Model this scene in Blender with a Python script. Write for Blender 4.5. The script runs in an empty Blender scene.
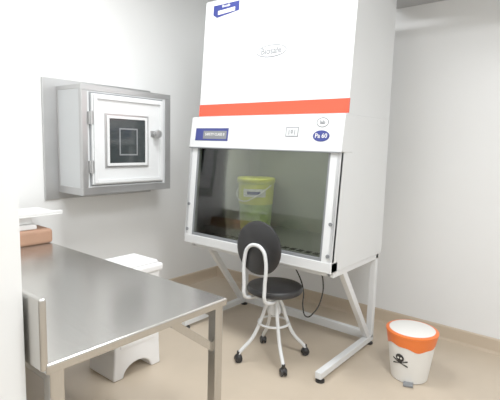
import bpy, bmesh, math
from mathutils import Vector, Matrix
sc=bpy.context.scene
sc.view_settings.view_transform='Standard'
sc.view_settings.exposure=-.30
sc.view_settings.gamma=1.28
COL=sc.collection
# ---------------------------------------------------------------- materials
def mat(name,col,rough=.5,metal=0.,noise=0.,nscale=8.,bump=0.,stretch=None,emit=None,coat=0.):
    m=bpy.data.materials.new(name);m.use_nodes=True
    nt=m.node_tree;b=nt.nodes['Principled BSDF']
    b.inputs['Base Color'].default_value=(*col,1);b.inputs['Roughness'].default_value=rough;b.inputs['Metallic'].default_value=metal
    b.inputs['Coat Weight'].default_value=coat
    if emit:
        b.inputs['Emission Color'].default_value=(*emit[:3],1);b.inputs['Emission Strength'].default_value=emit[3]
    if noise or bump:
        tc=nt.nodes.new('ShaderNodeTexCoord');mp=nt.nodes.new('ShaderNodeMapping');n=nt.nodes.new('ShaderNodeTexNoise')
        n.inputs['Scale'].default_value=nscale;n.inputs['Detail'].default_value=4
        if stretch: mp.inputs['Scale'].default_value=stretch
        nt.links.new(tc.outputs['Object'],mp.inputs['Vector']);nt.links.new(mp.outputs[0],n.inputs['Vector'])
        if noise:
            r=nt.nodes.new('ShaderNodeValToRGB')
            r.color_ramp.elements[0].position=.3;r.color_ramp.elements[1].position=.7
            r.color_ramp.elements[0].color=(*[c*(1-noise) for c in col],1)
            r.color_ramp.elements[1].color=(*[min(1,c*(1+noise)) for c in col],1)
            nt.links.new(n.outputs['Fac'],r.inputs[0]);nt.links.new(r.outputs[0],b.inputs['Base Color'])
        if bump:
            bp=nt.nodes.new('ShaderNodeBump');bp.inputs['Strength'].default_value=bump;bp.inputs['Distance'].default_value=.01
            nt.links.new(n.outputs['Fac'],bp.inputs['Height']);nt.links.new(bp.outputs[0],b.inputs['Normal'])
    return m
M={}
M['wall']=mat('wall_paint',(.80,.805,.795),.6,noise=.012,nscale=2)
M['wallR']=mat('wall_paint_grey',(.80,.805,.80),.6,noise=.015,nscale=2)
M['ceil']=mat('ceiling_paint',(.80,.81,.81),.7,noise=.01)
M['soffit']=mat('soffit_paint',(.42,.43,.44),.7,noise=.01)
M['floor']=mat('epoxy_floor',(.50,.41,.305),.28,noise=.05,nscale=3,bump=.03)
M['base']=mat('baseboard_vinyl',(.50,.40,.29),.45,noise=.02)
M['white']=mat('white_enamel',(.70,.715,.72),.35,noise=.01,nscale=3)
M['whiteP']=mat('box_enamel',(.60,.62,.63),.4,noise=.01,nscale=3)
M['whiteB']=mat('white_plastic',(.88,.88,.88),.35,noise=.01)
M['orange']=mat('orange_band',(.72,.055,.018),.4,noise=.02)
M['steel']=mat('brushed_steel',(.50,.485,.455),.24,.92,noise=.05,nscale=6,stretch=(1,30,1),bump=.015)
M['steelL']=mat('satin_steel',(.48,.48,.48),.36,.8,noise=.03,nscale=6)
M['steelD']=mat('chamber_steel',(.34,.36,.315),.5,.1,noise=.05,nscale=4)
M['black']=mat('black_vinyl',(.006,.006,.007),.42,noise=.1,nscale=20,bump=.05)
M['rubber']=mat('black_rubber',(.01,.01,.01),.6,noise=.05)
M['blue']=mat('blue_label',(.015,.025,.18),.4,noise=.02)
M['grey']=mat('grey_print',(.17,.18,.19),.5,noise=.02)
M['ink']=mat('black_ink',(.01,.01,.01),.6,noise=.02)
M['cream']=mat('bin_white',(.78,.77,.735),.4,noise=.01)
M['orangeP']=mat('orange_plastic',(.82,.14,.015),.4,noise=.05)
M['yellow']=mat('yellow_label',(.66,.70,.07),.45,noise=.08)
M['green']=mat('green_plastic',(.34,.52,.11),.35,noise=.25,nscale=14)
M['paper']=mat('white_paper',(.80,.80,.79),.7,noise=.02)
M['brown']=mat('cardboard',(.38,.20,.12),.7,noise=.08)
M['dglass']=mat('dark_window_glass',(.022,.027,.028),.12,noise=.2,nscale=3)
M['lamp']=mat('lamp_diffuser',(.9,.9,.9),.5,emit=(.97,.99,1,4),noise=.01)
def glassmat():
    m=bpy.data.materials.new('tinted_sash_glass');m.use_nodes=True;nt=m.node_tree;nt.nodes.clear()
    o=nt.nodes.new('ShaderNodeOutputMaterial');t=nt.nodes.new('ShaderNodeBsdfTransparent');g=nt.nodes.new('ShaderNodeBsdfGlossy')
    mx=nt.nodes.new('ShaderNodeMixShader');f=nt.nodes.new('ShaderNodeFresnel');f.inputs[0].default_value=1.5
    n=nt.nodes.new('ShaderNodeTexNoise');n.inputs['Scale'].default_value=3
    r=nt.nodes.new('ShaderNodeValToRGB');r.color_ramp.elements[0].color=(.64,.66,.61,1);r.color_ramp.elements[1].color=(.70,.72,.67,1)
    nt.links.new(n.outputs['Fac'],r.inputs[0]);nt.links.new(r.outputs[0],t.inputs[0])
    g.inputs['Roughness'].default_value=.04;g.inputs['Color'].default_value=(.9,.9,.9,1)
    nt.links.new(f.outputs[0],mx.inputs[0]);nt.links.new(t.outputs[0],mx.inputs[1]);nt.links.new(g.outputs[0],mx.inputs[2]);nt.links.new(mx.outputs[0],o.inputs[0])
    return m
M['glass']=glassmat()
# ---------------------------------------------------------------- helpers
def root(name,loc=(0,0,0)):
    e=bpy.data.objects.new(name,None);e.empty_display_size=.1;COL.objects.link(e);return e
def finish(name,me,m,parent=None,bevel=0.,smooth=False,seg=2):
    for p in me.polygons: p.use_smooth=smooth
    o=bpy.data.objects.new(name,me);COL.objects.link(o)
    me.materials.append(M[m] if isinstance(m,str) else m)
    if parent: o.parent=parent
    if bevel:
        md=o.modifiers.new('bevel','BEVEL');md.width=bevel;md.segments=seg;md.limit_method='ANGLE';md.angle_limit=math.radians(40)
    return o
def mesh(name,vs,fs):
    me=bpy.data.meshes.new(name);me.from_pydata([tuple(v) for v in vs],[],fs)
    bm=bmesh.new();bm.from_mesh(me);bmesh.ops.recalc_face_normals(bm,faces=bm.faces);bm.to_mesh(me);bm.free();return me
def box(name,x0,x1,y0,y1,z0,z1,m,parent=None,bevel=0.,seg=2):
    vs=[(x,y,z) for x in(x0,x1) for y in(y0,y1) for z in(z0,z1)]
    fs=[(0,1,3,2),(4,6,7,5),(0,4,5,1),(2,3,7,6),(0,2,6,4),(1,5,7,3)]
    return finish(name,mesh(name,vs,fs),m,parent,bevel,seg=seg)
def prism(name,prof,x0,x1,m,parent=None,bevel=0.,seg=2):
    n=len(prof)
    vs=[(x0,y,z) for y,z in prof]+[(x1,y,z) for y,z in prof]
    fs=[tuple(range(n)),tuple(range(2*n-1,n-1,-1))]+[(i,(i+1)%n,n+(i+1)%n,n+i) for i in range(n)]
    return finish(name,mesh(name,vs,fs),m,parent,bevel,seg=seg)
def beam(name,a,b,w,h,m,parent=None,bevel=.004,side=None):
    a=Vector(a);b=Vector(b);d=(b-a).normalized()
    s=Vector(side) if side else (Vector((0,0,1)).cross(d) if abs(d.z)<.95 else Vector((1,0,0)))
    s=(s-d*s.dot(d)).normalized();u=d.cross(s)
    vs=[]
    for p in(a,b):
        for i,j in((-1,-1),(1,-1),(1,1),(-1,1)): vs.append(p+s*(i*w/2)+u*(j*h/2))
    fs=[(0,3,2,1),(4,5,6,7)]+[(i,(i+1)%4,4+(i+1)%4,4+i) for i in range(4)]
    return finish(name,mesh(name,vs,fs),m,parent,bevel)
def lathe(name,prof,c,m,parent=None,n=40,axis='z',cap=True,sx=1,sy=1):
    vs=[];fs=[]
    for r,h in prof:
        for k in range(n):
            t=2*math.pi*k/n;p=(r*math.cos(t)*sx,r*math.sin(t)*sy,h)
            if axis=='x': p=(p[2],p[0],p[1])
            if axis=='y': p=(p[0],p[2],p[1])
            vs.append((c[0]+p[0],c[1]+p[1],c[2]+p[2]))
    for i in range(len(prof)-1):
        for k in range(n):
            fs.append((i*n+k,i*n+(k+1)%n,(i+1)*n+(k+1)%n,(i+1)*n+k))
    if cap:
        fs.append(tuple(range(n)));fs.append(tuple(range((len(prof)-1)*n,len(prof)*n)))
    o=finish(name,mesh(name,vs,fs),m,parent,smooth=True)
    md=o.modifiers.new('es','EDGE_SPLIT');md.split_angle=math.radians(40)
    return o
def tube(name,pts,r,m,parent=None,smooth=True,res=8,cyc=False):
    cu=bpy.data.curves.new(name,'CURVE');cu.dimensions='3D';cu.bevel_depth=r;cu.bevel_resolution=3;cu.resolution_u=res;cu.use_fill_caps=True
    if smooth:
        sp=cu.splines.new('BEZIER');sp.bezier_points.add(len(pts)-1)
        for q,p in zip(sp.bezier_points,pts): q.co=p;q.handle_left_type=q.handle_right_type='AUTO'
    else:
        sp=cu.splines.new('POLY');sp.points.add(len(pts)-1)
        for q,p in zip(sp.points,pts): q.co=(*p,1)
    sp.use_cyclic_u=cyc
    t=bpy.data.objects.new('tmp',cu);COL.objects.link(t);bpy.context.view_layer.update()
    me=bpy.data.meshes.new_from_object(t.evaluated_get(bpy.context.evaluated_depsgraph_get()));bpy.data.objects.remove(t)
    me.name=name;me.materials.clear()
    return finish(name,me,m,parent,smooth=True)
def plate(name,o,ux,uy,poly,m,parent,th=.002):
    o=Vector(o);ux=Vector(ux).normalized();uy=Vector(uy).normalized();nn=ux.cross(uy)
    n=len(poly);vs=[o+ux*u+uy*v for u,v in poly]+[o+ux*u+uy*v+nn*th for u,v in poly]
    fs=[tuple(range(n)),tuple(range(2*n-1,n-1,-1))]+[(i,(i+1)%n,n+(i+1)%n,n+i) for i in range(n)]
    return finish(name,mesh(name,vs,fs),m,parent)
def ell(a,b,n=32): return [(a*math.cos(2*math.pi*k/n),b*math.sin(2*math.pi*k/n)) for k in range(n)]
def rect(a,b): return [(-a,-b),(a,-b),(a,b),(-a,b)]
def text(name,s,o,ux,uy,size,m,parent,off=.003,bold=.0008):
    cu=bpy.data.curves.new(name,'FONT');cu.body=s;cu.size=size;cu.align_x='CENTER';cu.align_y='CENTER';cu.extrude=.0005;cu.resolution_u=3;cu.offset=bold
    t=bpy.data.objects.new('tmp',cu);COL.objects.link(t);bpy.context.view_layer.update()
    me=bpy.data.meshes.new_from_object(t.evaluated_get(bpy.context.evaluated_depsgraph_get()));bpy.data.objects.remove(t)
    ux=Vector(ux).normalized();uy=Vector(uy).normalized();nn=ux.cross(uy)
    mt=Matrix((ux,uy,nn)).transposed().to_4x4();mt.translation=Vector(o)+nn*off
    me.transform(mt);me.materials.clear();me.name=name
    return finish(name,me,m,parent)
# ---------------------------------------------------------------- room
X1,Y1,ZC=4.7,-5.3,3.08
box('floor',-.1,X1+.1,Y1-.1,.1,-.1,0,'floor')
box('ceiling',-.1,X1+.1,Y1-.1,.1,ZC,ZC+.1,'ceil')
box('wall_left',-.1,0,Y1,0,0,ZC,'wall')
box('wall_back',-.1,X1+.1,0,.1,0,ZC,'wallR')
box('wall_right',X1,X1+.1,Y1,0,0,ZC,'wall')
box('wall_front',-.1,X1+.1,Y1-.1,Y1,0,ZC,'wall')
box('wall_partition',0,1.965,-3.13,-3.005,0,ZC,'wall')
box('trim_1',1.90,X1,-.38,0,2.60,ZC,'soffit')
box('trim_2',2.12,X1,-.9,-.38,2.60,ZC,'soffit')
def baseb(name,horizontal,a,b):
    pr=[(0,0),(0.022,0),(.014,.02),(.010,.105),(0.004,.115),(0,.115)]
    vs=[]
    for t in(a,b):
        for d,z in pr: vs.append((t,-d,z) if horizontal else (d,t,z))
    n=len(pr);fs=[tuple(range(n)),tuple(range(2*n-1,n-1,-1))]+[(i,(i+1)%n,n+(i+1)%n,n+i) for i in range(n)]
    finish(name,mesh(name,vs,fs),'base')
baseb('baseboard_back',True,0,X1);baseb('baseboard_left',False,-3.0,0)
# ---------------------------------------------------------------- biosafety cabinet
C=root('biosafety_cabinet')
xa,xb=.76,2.085
side=[(-.42,.71),(-1.2,.71),(-1.2,.775),(-1.14,1.465),(-1.105,1.695),(-.42,1.695)]
prism('side_panel_left',side,xa,xa+.03,'white',C,.003)
prism('side_panel_right',side,xb-.03,xb,'white',C,.003)
box('back_panel',xa+.03,xb-.03,-.45,-.42,.71,1.695,'steelD',C)
box('bottom_pan',xa+.03,xb-.03,-1.17,-.45,.71,.735,'steelL',C)
box('work_surface',xa+.03,xb-.03,-1.13,-.45,.76,.785,'steelL',C)
box('chamber_ceiling',xa+.03,xb-.03,-1.0,-.45,1.56,1.58,'steelD',C)
box('inner_wall_left',xa+.03,xa+.05,-1.11,-.45,.785,1.56,'steelD',C)
box('inner_wall_right',xb-.05,xb-.03,-1.11,-.45,.785,1.56,'steelD',C)
for i in range(18):
    x=xa+.13+i*.062
    box('grille_slot_%d'%(i+1),x,x+.04,-1.10,-1.05,.785,.787,'ink',C)
box('chamber_fill_tube',xa+.2,xb-.2,-.98,-.95,1.535,1.558,'lamp',C,.008)  # added glowing tube, goes with the fill light for the dark chamber
prism('control_fascia',[(-1.155,1.462),(-1.12,1.695),(-1.0,1.695),(-1.0,1.462)],xa-.005,xb+.005,'white',C,.005)
prism('fascia_painted_shadow',[(-1.157,1.458),(-1.157,1.465),(-1.1,1.465),(-1.1,1.458)],xa,xb,'grey',C)  # solid dark grey strip standing in for the shadow line under the fascia
def strip(n,x0,x1,f0,f1,m,out=0.,th=.03):
    g=lambda f:(-1.2+.06*f,.775+.69*f)
    (y0,z0),(y1,z1)=g(f0),g(f1)
    return prism(n,[(y0-out,z0),(y1-out,z1),(y1-out+th,z1),(y0-out+th,z0)],x0,x1,m,C,.002)
strip('front_pillar_left',xa,xa+.075,0,1,'white')
strip('front_pillar_right',xb-.075,xb,0,1,'white')
prism('front_sill',[(-1.203,.708),(-1.203,.775),(-1.12,.775),(-1.12,.708)],xa,xb,'white',C,.003)
strip('sash_rail_bottom',xa+.075,xb-.075,0,.03,'grey',-.006,.012)
strip('sash_stile_left',xa+.075,xa+.09,0,1,'grey',-.004,.012)
strip('sash_stile_right',xb-.09,xb-.075,0,1,'grey',-.004,.012)
strip('sash_glass',xa+.09,xb-.09,.03,.995,'glass',-.012,.005)
for i,(x,f) in enumerate([(xa+.03,.35),(xa+.03,.06),(xb-.03,.35),(xb-.03,.06)]):
    y,z=-1.2+.06*f,.775+.69*f
    lathe('sash_clip_%d'%(i+1),[(.012,-.008),(.012,.004)],(x,y,z),'grey',C,16,'y')
prism('upper_housing',[(-1.075,1.695),(-1.01,2.585),(-.42,2.585),(-.42,1.695)],xa+.025,xb-.003,'white',C,.003)
def fy(z): return -1.075+(z-1.695)*.065/.89
prism('orange_stripe',[(fy(1.705)-.003,1.705),(fy(1.795)-.003,1.795),(fy(1.795)+.01,1.795),(fy(1.705)+.01,1.705)],xa+.024,xb-.002,'orange',C)
UX=(1,0,0);UYU=(0,.065,.89);UYF=(0,.035,.233)
def ff(z): return -1.155+(z-1.462)*.035/.233
z=2.145;plate('logo_oval_rim',(1.454,fy(z),z),UX,UYU,ell(.13,.044),'grey',C,.001)
plate('logo_oval',(1.454,fy(z),z),UX,UYU,ell(.122,.036),'white',C,.0016)
text('logo_text','Biosafe',(1.454,fy(z),z),UX,UYU,.062,'grey',C)
z=2.495;plate('maker_label',(1.0,fy(z),z),UX,UYU,[(-.13,-.02),(-.09,-.045),(.13,-.02),(.13,.05),(-.13,.05)],'blue',C)
plate('maker_label_face',(.99,fy(z),z-.004),UX,UYU,[(-.07,-.02),(.10,-.012),(.10,.015),(-.07,.008)],'paper',C,.003)
text('maker_label_text','Biosafe',(1.0,fy(z+.033),z+.033),UX,UYU,.028,'paper',C,.003,0)
z=1.563;plate('control_label',(.985,ff(z),z),UX,UYF,rect(.17,.048),'blue',C)
plate('control_label_panel',(1.02,ff(z-.003),z-.003),UX,UYF,rect(.12,.03),'grey',C,.003)
text('control_label_text','SAFETY CLASS II',(1.02,ff(z),z),UX,UYF,.028,'paper',C,.004,0)
z=1.585;plate('rating_plate',(1.715,ff(z),z),UX,UYF,rect(.05,.033),'grey',C,.001)
plate('rating_plate_face',(1.715,ff(z),z),UX,UYF,rect(.044,.027),'whiteP',C,.0018)
text('rating_text','| 0 |',(1.715,ff(z),z),UX,UYF,.034,'grey',C)
z=1.56;plate('model_badge',(1.937,ff(z),z),UX,UYF,ell(.06,.036),'blue',C)
text('model_badge_text','Pa 60',(1.937,ff(z),z),UX,UYF,.040,'paper',C,.003,0)
z=1.645;plate('seal_badge_rim',(1.937,ff(z),z),UX,UYF,ell(.044,.032),'grey',C,.001)
plate('seal_badge',(1.937,ff(z),z),UX,UYF,ell(.038,.026),'white',C,.0016)
text('seal_badge_text','lab',(1.937,ff(z),z),UX,UYF,.034,'grey',C)
# stand
fxL,fxR=.81,2.055
for nm,x in(('left',fxL),('right',fxR)):
    beam('foot_rail_'+nm,(x,-1.25,.05),(x,-.45,.05),.045,.045,'white',C)
    beam('rear_post_'+nm,(x,-.475,.05),(x,-.475,.71),.045,.045,'white',C)
    beam('diagonal_strut_'+nm,(x,-1.0,.69),(x,-.52,.06),.04,.045,'white',C,side=(1,0,0))
    beam('top_rail_'+nm,(x,-1.15,.69),(x,-.45,.69),.045,.04,'white',C)
    for k,y in((1,-1.22),(2,-.48)):
        lathe('levelling_foot_%s_%d'%(nm,k),[(.03,0),(.03,.012),(.01,.016),(.01,.03)],(x,y,0),'rubber',C,20)
beam('rear_cross_rail',(fxL,-.475,.06),(fxR,-.475,.06),.04,.065,'white',C)
beam('front_top_rail',(fxL,-1.13,.69),(fxR,-1.13,.69),.04,.04,'white',C)
tube('power_cord',[(1.97,-1.14,.715),(1.985,-1.12,.64),(1.975,-1.10,.52),(1.92,-1.10,.39),(1.86,-1.10,.345),(1.82,-1.08,.39),(1.80,-1.05,.50),(1.72,-1.02,.62),(1.6,-.98,.70)],.005,'rubber',C)
tube('side_cord',[(.76,-.6,1.35),(.66,-.8,1.36),(.64,-.95,1.42),(.66,-1.04,1.50),(.70,-1.05,1.53),(.757,-1.0,1.52)],.004,'rubber',C)
# container inside the cabinet
K=root('plastic_pail')
c=(1.07,-.68,.786)
lathe('pail_body',[(.125,0),(.128,.01),(.142,.24)],c,'green',K)
lathe('pail_upper',[(.141,.22),(.149,.40)],c,'green',K)
lathe('pail_label_band',[(.1435,.22),(.151,.39)],c,'yellow',K,cap=False)
lathe('pail_lid',[(.157,.395),(.160,.40),(.160,.428),(.152,.436),(.02,.436)],c,'yellow',K)
tube('pail_handle',[(c[0]-.155,c[1],c[2]+.38),(c[0]-.11,c[1]-.12,c[2]+.30),(c[0],c[1]-.17,c[2]+.25),(c[0]+.11,c[1]-.12,c[2]+.30),(c[0]+.155,c[1],c[2]+.38)],.004,'paper',K)
def patch(name,a0,a1,z0,z1,m,off):
    n=10;vs=[];a=lambda k:a0+(a1-a0)*k/n
    for k in range(n+1):
        for zz in(z0,z1):
            r=.1435+.0075*(zz-.22)/.17+off;vs.append((c[0]+r*math.cos(a(k)),c[1]+r*math.sin(a(k)),c[2]+zz))
    finish(name,mesh(name,vs,[(2*k,2*k+2,2*k+3,2*k+1) for k in range(n)]),m,K,smooth=True)
A=math.atan2(-2.93,2.3)
patch('pail_label',A-.75,A+.55,.285,.35,'paper',.002)
patch('pail_label_print',A-.5,A+.25,.305,.33,'blue',.004)
# ---------------------------------------------------------------- pass-through box
P=root('pass_through_box')
y0,y1,z0,z1,dx=-1.847,-1.015,1.091,1.897,.365
box('wall_flange',.001,.02,-1.957,-.95,1.03,1.957,'steelL',P,.003)
box('housing',.02,dx,y0,y1,z0,z1,'whiteP',P,.003)
def fr(n,a,b,c2,d,m,x0=dx,x1=dx+.006,bv=.002): return box(n,x0,x1,a,b,c2,d,m,P,bv)
fr('front_trim_bottom',y0,y1,z0,z0+.055,'steelL');fr('front_trim_top',y0,y1,z1-.04,z1,'steelL')
fr('front_trim_right',y1-.06,y1,z0+.055,z1-.04,'steelL');fr('front_trim_left',y0,y0+.045,z0+.055,z1-.04,'steelL')
box('edge_trim_bottom',.02,dx+.004,y0-.004,y0+.006,z0-.004,z0+.05,'steelL',P,.002)
box('edge_trim_top',.02,dx+.004,y0-.004,y0+.006,z1-.03,z1+.002,'steelL',P,.002)
box('edge_trim_side',dx-.03,dx+.004,y0-.004,y0+.006,z0+.05,z1-.03,'steelL',P,.002)
box('edge_trim_wall_side',.02,.045,y0-.004,y0+.006,z0+.05,z1-.03,'steelL',P,.002)
fr('door_seam',-1.788,-1.102,1.155,1.847,'grey',dx,dx+.004)
fr('door_panel',-1.777,-1.113,1.166,1.836,'white',dx,dx+.022,.004)
for n,a,b,c2,d in(('left',-1.767,-1.74,1.176,1.826),('right',-1.150,-1.123,1.176,1.826),('top',-1.74,-1.150,1.80,1.826),('bottom',-1.74,-1.150,1.176,1.202)):
    fr('door_rib_'+n,a,b,c2,d,'white',dx+.022,dx+.036)
wy0,wy1,wz0,wz1=-1.64,-1.305,1.325,1.665
fr('window_frame_outer',wy0-.035,wy1+.035,wz0-.035,wz1+.035,'steelL',dx+.022,dx+.030)
for n,a,b,c2,d in(('left',wy0-.02,wy0,wz0-.02,wz1+.02),('right',wy1,wy1+.02,wz0-.02,wz1+.02),('top',wy0,wy1,wz1,wz1+.02),('bottom',wy0,wy1,wz0-.02,wz0)):
    fr('window_gasket_'+n,a,b,c2,d,'white',dx+.030,dx+.038)
fr('window_pane',wy0,wy1,wz0,wz1,'dglass',dx+.028,dx+.032,0)
# far-side window outline seen through the pane
for n,a,b,c2,d in(('left',wy0+.09,wy0+.10,wz0+.07,wz0+.26),('right',wy0+.25,wy0+.26,wz0+.07,wz0+.26),('top',wy0+.09,wy0+.26,wz0+.26,wz0+.27),('bottom',wy0+.09,wy0+.26,wz0+.06,wz0+.07)):
    fr('inner_door_outline_'+n,a,b,c2,d,'grey',dx+.032,dx+.0325,0)
for i,zz in enumerate((1.30,1.66)):
    fr('hinge_%d_leaf'%(i+1),-1.80,-1.765,zz-.045,zz+.045,'steelL',dx,dx+.027)
    lathe('hinge_%d_pin'%(i+1),[(.009,-.05),(.009,.05)],(dx+.03,-1.785,zz),'steelL',P,16)
fr('latch_plate',-1.245,-1.165,1.535,1.585,'steelL',dx+.022,dx+.03)
lathe('door_knob',[(.012,0),(.012,.025),(.032,.03),(.036,.045),(.03,.06),(.01,.064)],(dx+.028,-1.205,1.56),'steelL',P,24,'x')
# ---------------------------------------------------------------- steel table
T=root('stainless_steel_table')
tx0,tx1,ty0,ty1,tz=.03,2.059,-2.981,-2.135,.795
box('table_top',tx0,tx1,ty0,ty1,tz-.035,tz,'steel',T,.006)
box('splashback',tx0,tx1-.004,-2.996,-2.972,tz-.02,1.01,'steel',T,.006)
for i,(x,y) in enumerate([(tx1-.035,ty1-.04),(tx1-.035,ty0+.04),(tx0+.04,ty1-.04),(tx0+.04,ty0+.04)]):
    beam('leg_%d'%(i+1),(x,y,.02),(x,y,tz-.035),.048,.048,'steel',T)
    lathe('leg_foot_%d'%(i+1),[(.022,0),(.026,.02)],(x,y,0),'rubber',T,16)
beam('apron_far',(tx0+.04,ty1-.04,tz-.06),(tx1-.035,ty1-.04,tz-.06),.03,.05,'steel',T)
beam('apron_near',(tx0+.04,ty0+.04,tz-.06),(tx1-.035,ty0+.04,tz-.06),.03,.05,'steel',T)
beam('corner_brace',(tx1-.035,ty1-.05,.56),(tx1-.035,ty1-.30,tz-.04),.01,.035,'steel',T,.001,side=(1,0,0))
# ---------------------------------------------------------------- things on table
S=root('document_trays')
box('cardboard_box',.12,.46,-2.66,-2.13,.796,.895,'brown',S,.02,3)
box('folder',.16,.42,-2.62,-2.22,.896,.93,'paper',S,.006)
box('tray_stack',.14,.40,-2.62,-2.24,.931,.984,'paper',S,.01)
box('tray_base',.10,.46,-2.68,-2.06,.985,.997,'paper',S,.003)
box('tray_lip',.445,.46,-2.68,-2.06,.997,1.014,'paper',S,.003)
# ---------------------------------------------------------------- tall pedal bin
B=root('pedal_waste_bin')
def arch(cy,r,n=10): return [(cy+r*math.cos(math.pi*k/n),r*.75*math.sin(math.pi*k/n)) for k in range(n+1)]
bx0,bx1,by0,by1=.82,1.10,-2.10,-1.73
prof=[(by0,0),(by0+.01,.16),(by0+.005,.65),(by1-.005,.65),(by1-.01,.16),(by1,0)]+arch(-1.915,.11)
prism('bin_body',prof,bx0,bx1,'whiteB',B,.012,3)
box('bin_lid',bx0-.015,bx1+.015,by0-.012,by1+.015,.65,.70,'whiteB',B,.015,3)
box('bin_lid_top',bx0+.01,bx1-.01,by0+.01,by1-.01,.70,.72,'whiteB',B,.012,3)
box('bin_front_panel',bx1-.004,bx1+.006,by0+.05,by1-.05,.20,.62,'whiteB',B,.004)
# ---------------------------------------------------------------- chair
H=root('swivel_lab_chair')
cx,cy=1.645,-1.175
lathe('seat_cushion',[(.0,.0),(.175,0),(.192,.012),(.195,.03),(.185,.047),(.15,.055),(0.001,.055)],(cx,cy,.49),'black',H,48,cap=False)
lathe('seat_plate',[(.10,0),(.10,.015)],(cx,cy,.475),'white',H,32)
lathe('hub',[(.045,0),(.05,.02),(.03,.09),(.03,.16)],(cx,cy,.335),'white',H,32)
pts=[(cx,cy+.03,.468),(cx-.06,cy-.05,.468),(cx-.085,cy-.16,.468),(cx-.085,cy-.225,.50),(cx-.085,cy-.232,.58),(cx-.085,cy-.23,.77),(cx-.06,cy-.23,.83),(cx,cy-.23,.855),
(cx+.06,cy-.23,.83),(cx+.085,cy-.23,.77),(cx+.085,cy-.232,.58),(cx+.085,cy-.225,.50),(cx+.085,cy-.16,.468),(cx+.06,cy-.05,.468),(cx,cy+.03,.468)]
tube('back_hoop',pts,.0115,'white',H)
lathe('backrest',[(.001,-.018),(.15,-.018),(.175,-.008),(.178,.005),(.168,.018),(.13,.026),(.001,.028)],(cx,cy-.198,.83),'black',H,48,'y',cap=False)
casters=[(1.50,-1.377),(1.84,-1.324),(1.79,-.976),(1.447,-1.025)]
for i,(x,y) in enumerate(casters):
    d=Vector((x-cx,y-cy,0));L=d.length;d.normalize()
    q=lambda r,z:(cx+d.x*r,cy+d.y*r,z)
    tube('leg_%d'%(i+1),[q(.03,.44),q(.055,.40),q(.09,.30),q(.15,.17),q(L-.02,.085),q(L,.062)],.0125,'white',H)
    lathe('caster_stem_%d'%(i+1),[(.012,0),(.012,.03)],(x,y,.05),'black',H,16)
    s=Vector((-d.y,d.x,0))
    for k,sg in enumerate((-1,1)):
        w=lathe('caster_wheel_%d_%d'%(i+1,k+1),[(.015,-.007),(.026,-.007),(.028,0),(.026,.007),(.015,.007)],(0,0,0),'black',H,24,'x')
        w.matrix_local=Matrix.Translation((x+s.x*.013*sg,y+s.y*.013*sg,.028))@Matrix.Rotation(math.atan2(s.y,s.x),4,'Z')
    lathe('caster_hood_%d'%(i+1),[(.001,.022),(.018,.02),(.027,.008),(.028,0)],(x,y,.036),'black',H,20,cap=False)
tube('foot_ring',[(cx+.105*math.cos(t*math.pi/6),cy+.105*math.sin(t*math.pi/6),.27) for t in range(12)],.008,'white',H,cyc=True)
# ---------------------------------------------------------------- trash can
R=root('trash_can')
tc=(2.465,-.765,0)
br=lambda z:.115+.038*(z/.29)
lathe('can_body',[(.106,.0),(.115,.006),(br(.15),.15),(br(.29),.29)],tc,'cream',R,48)
n=64;vs=[];fs=[]
for k in range(n):
    t=2*math.pi*k/n;zl=.242+.012*math.sin(3*t+1)+.005*math.sin(8*t)
    for r,zz in((br(zl)+.003,zl),(br(.28)+.005,.285),(br(.3)+.008,.318)):
        vs.append((tc[0]+r*math.cos(t),tc[1]+r*math.sin(t),zz))
for k in range(n):
    a=3*k;b=3*((k+1)%n);fs+=[(a,b,b+1,a+1),(a+1,b+1,b+2,a+2)]
finish('orange_bag_rim',mesh('bag',vs,fs),'orangeP',R,smooth=True)
lathe('lid_ring',[(.158,.312),(.164,.316),(.164,.324),(.150,.330),(.138,.329)],tc,'orangeP',R,48,cap=False)
lathe('can_lid',[(.143,.322),(.143,.330),(.12,.337),(.06,.341),(.001,.342)],tc,'cream',R,48,cap=False)
ang0=math.atan2(-.99,-.155)
DS=.8
def decal(name,poly,m,off):
    vs=[]
    for u,v in poly:
        zz=.172+v*DS;r=br(zz)+off;t=ang0+u*DS/r;vs.append((tc[0]+r*math.cos(t),tc[1]+r*math.sin(t),zz))
    finish(name,mesh(name,vs,[tuple(range(len(vs)))]),m,R)
decal('skull',ell(.036,.034,20),'ink',.0025)
decal('skull_jaw',[(-.019,-.045),(.019,-.045),(.021,-.015),(-.021,-.015)],'ink',.0027)
decal('skull_eye_left',[(x-.012,y-.002) for x,y in ell(.008,.008,12)],'cream',.0035)
decal('skull_eye_right',[(x+.012,y-.002) for x,y in ell(.008,.008,12)],'cream',.0035)
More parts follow.
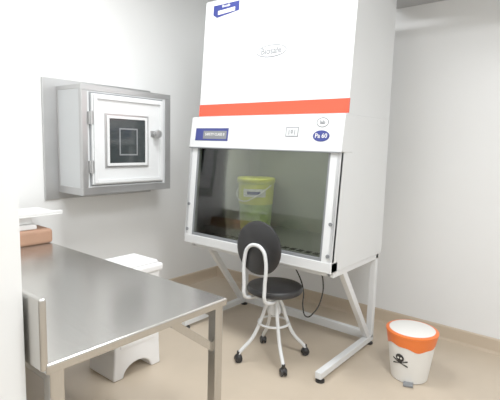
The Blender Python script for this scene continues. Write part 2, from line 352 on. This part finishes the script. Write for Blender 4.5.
for s,n_ in((1,'a'),(-1,'b')):
    pl=[];nseg=8
    for k in range(nseg+1): pl.append((-.065*s+.13*s*k/nseg,-.070+.046*k/nseg))
    for k in range(nseg,-1,-1): pl.append((-.065*s+.13*s*k/nseg,-.058+.046*k/nseg))
    decal('crossbone_'+n_,pl,'ink',.003)
vdir=Vector((.3,-.955,0));p=Vector(tc)+vdir*.13
o=box('can_pedal',-.03,.03,-.03,.02,.0,.014,'grey',R,.003);o.matrix_local=Matrix.Translation((p.x,p.y,.004))@Matrix.Rotation(math.radians(17),4,'Z')
# ---------------------------------------------------------------- lights
def area(name,loc,sx,sy,pw,col=(.975,.99,1),rot=(0,0,0)):
    l=bpy.data.lights.new(name,'AREA');l.shape='RECTANGLE';l.size=sx;l.size_y=sy;l.energy=pw;l.color=col
    o=bpy.data.objects.new(name,l);o.location=loc;o.rotation_euler=rot;COL.objects.link(o);return o
for i,(x,y) in enumerate([(1.5,-1.8),(3.75,-2.7)]):
    L=root('ceiling_lamp')
    box('housing',x-.62,x+.62,y-.32,y+.32,ZC-.03,ZC,'white',L,.004)
    box('diffuser',x-.59,x+.59,y-.29,y+.29,ZC-.034,ZC-.03,'lamp',L)
    area('ceiling_light',(x,y,ZC-.045),1.2,.6,(54,86)[i])
area('chamber_fill_light',(1.42,-.965,1.525),1.0,.04,4,(1,1,.96))  # added fill light so the interior shows through the sash glass
w=bpy.data.worlds.new('world');sc.world=w;w.use_nodes=True;w.node_tree.nodes['Background'].inputs[0].default_value=(.9,.95,1,1);w.node_tree.nodes['Background'].inputs[1].default_value=.5
# ---------------------------------------------------------------- camera
cd=bpy.data.cameras.new('camera');cd.sensor_width=36;cd.lens=444.7/500*36;cd.clip_start=.02
co=bpy.data.objects.new('camera',cd);COL.objects.link(co);sc.camera=co
yw,pt,rl=map(math.radians,(38.795,7.203,1.475))
F=Vector((-math.sin(yw)*math.cos(pt),math.cos(yw)*math.cos(pt),-math.sin(pt)));Rr=Vector((math.cos(yw),math.sin(yw),0));U=Rr.cross(F)
R2=Rr*math.cos(rl)+U*math.sin(rl);U2=-Rr*math.sin(rl)+U*math.cos(rl)
m=Matrix((R2,U2,-F)).transposed().to_4x4();m.translation=(3.365,-3.613,1.5);co.matrix_world=m
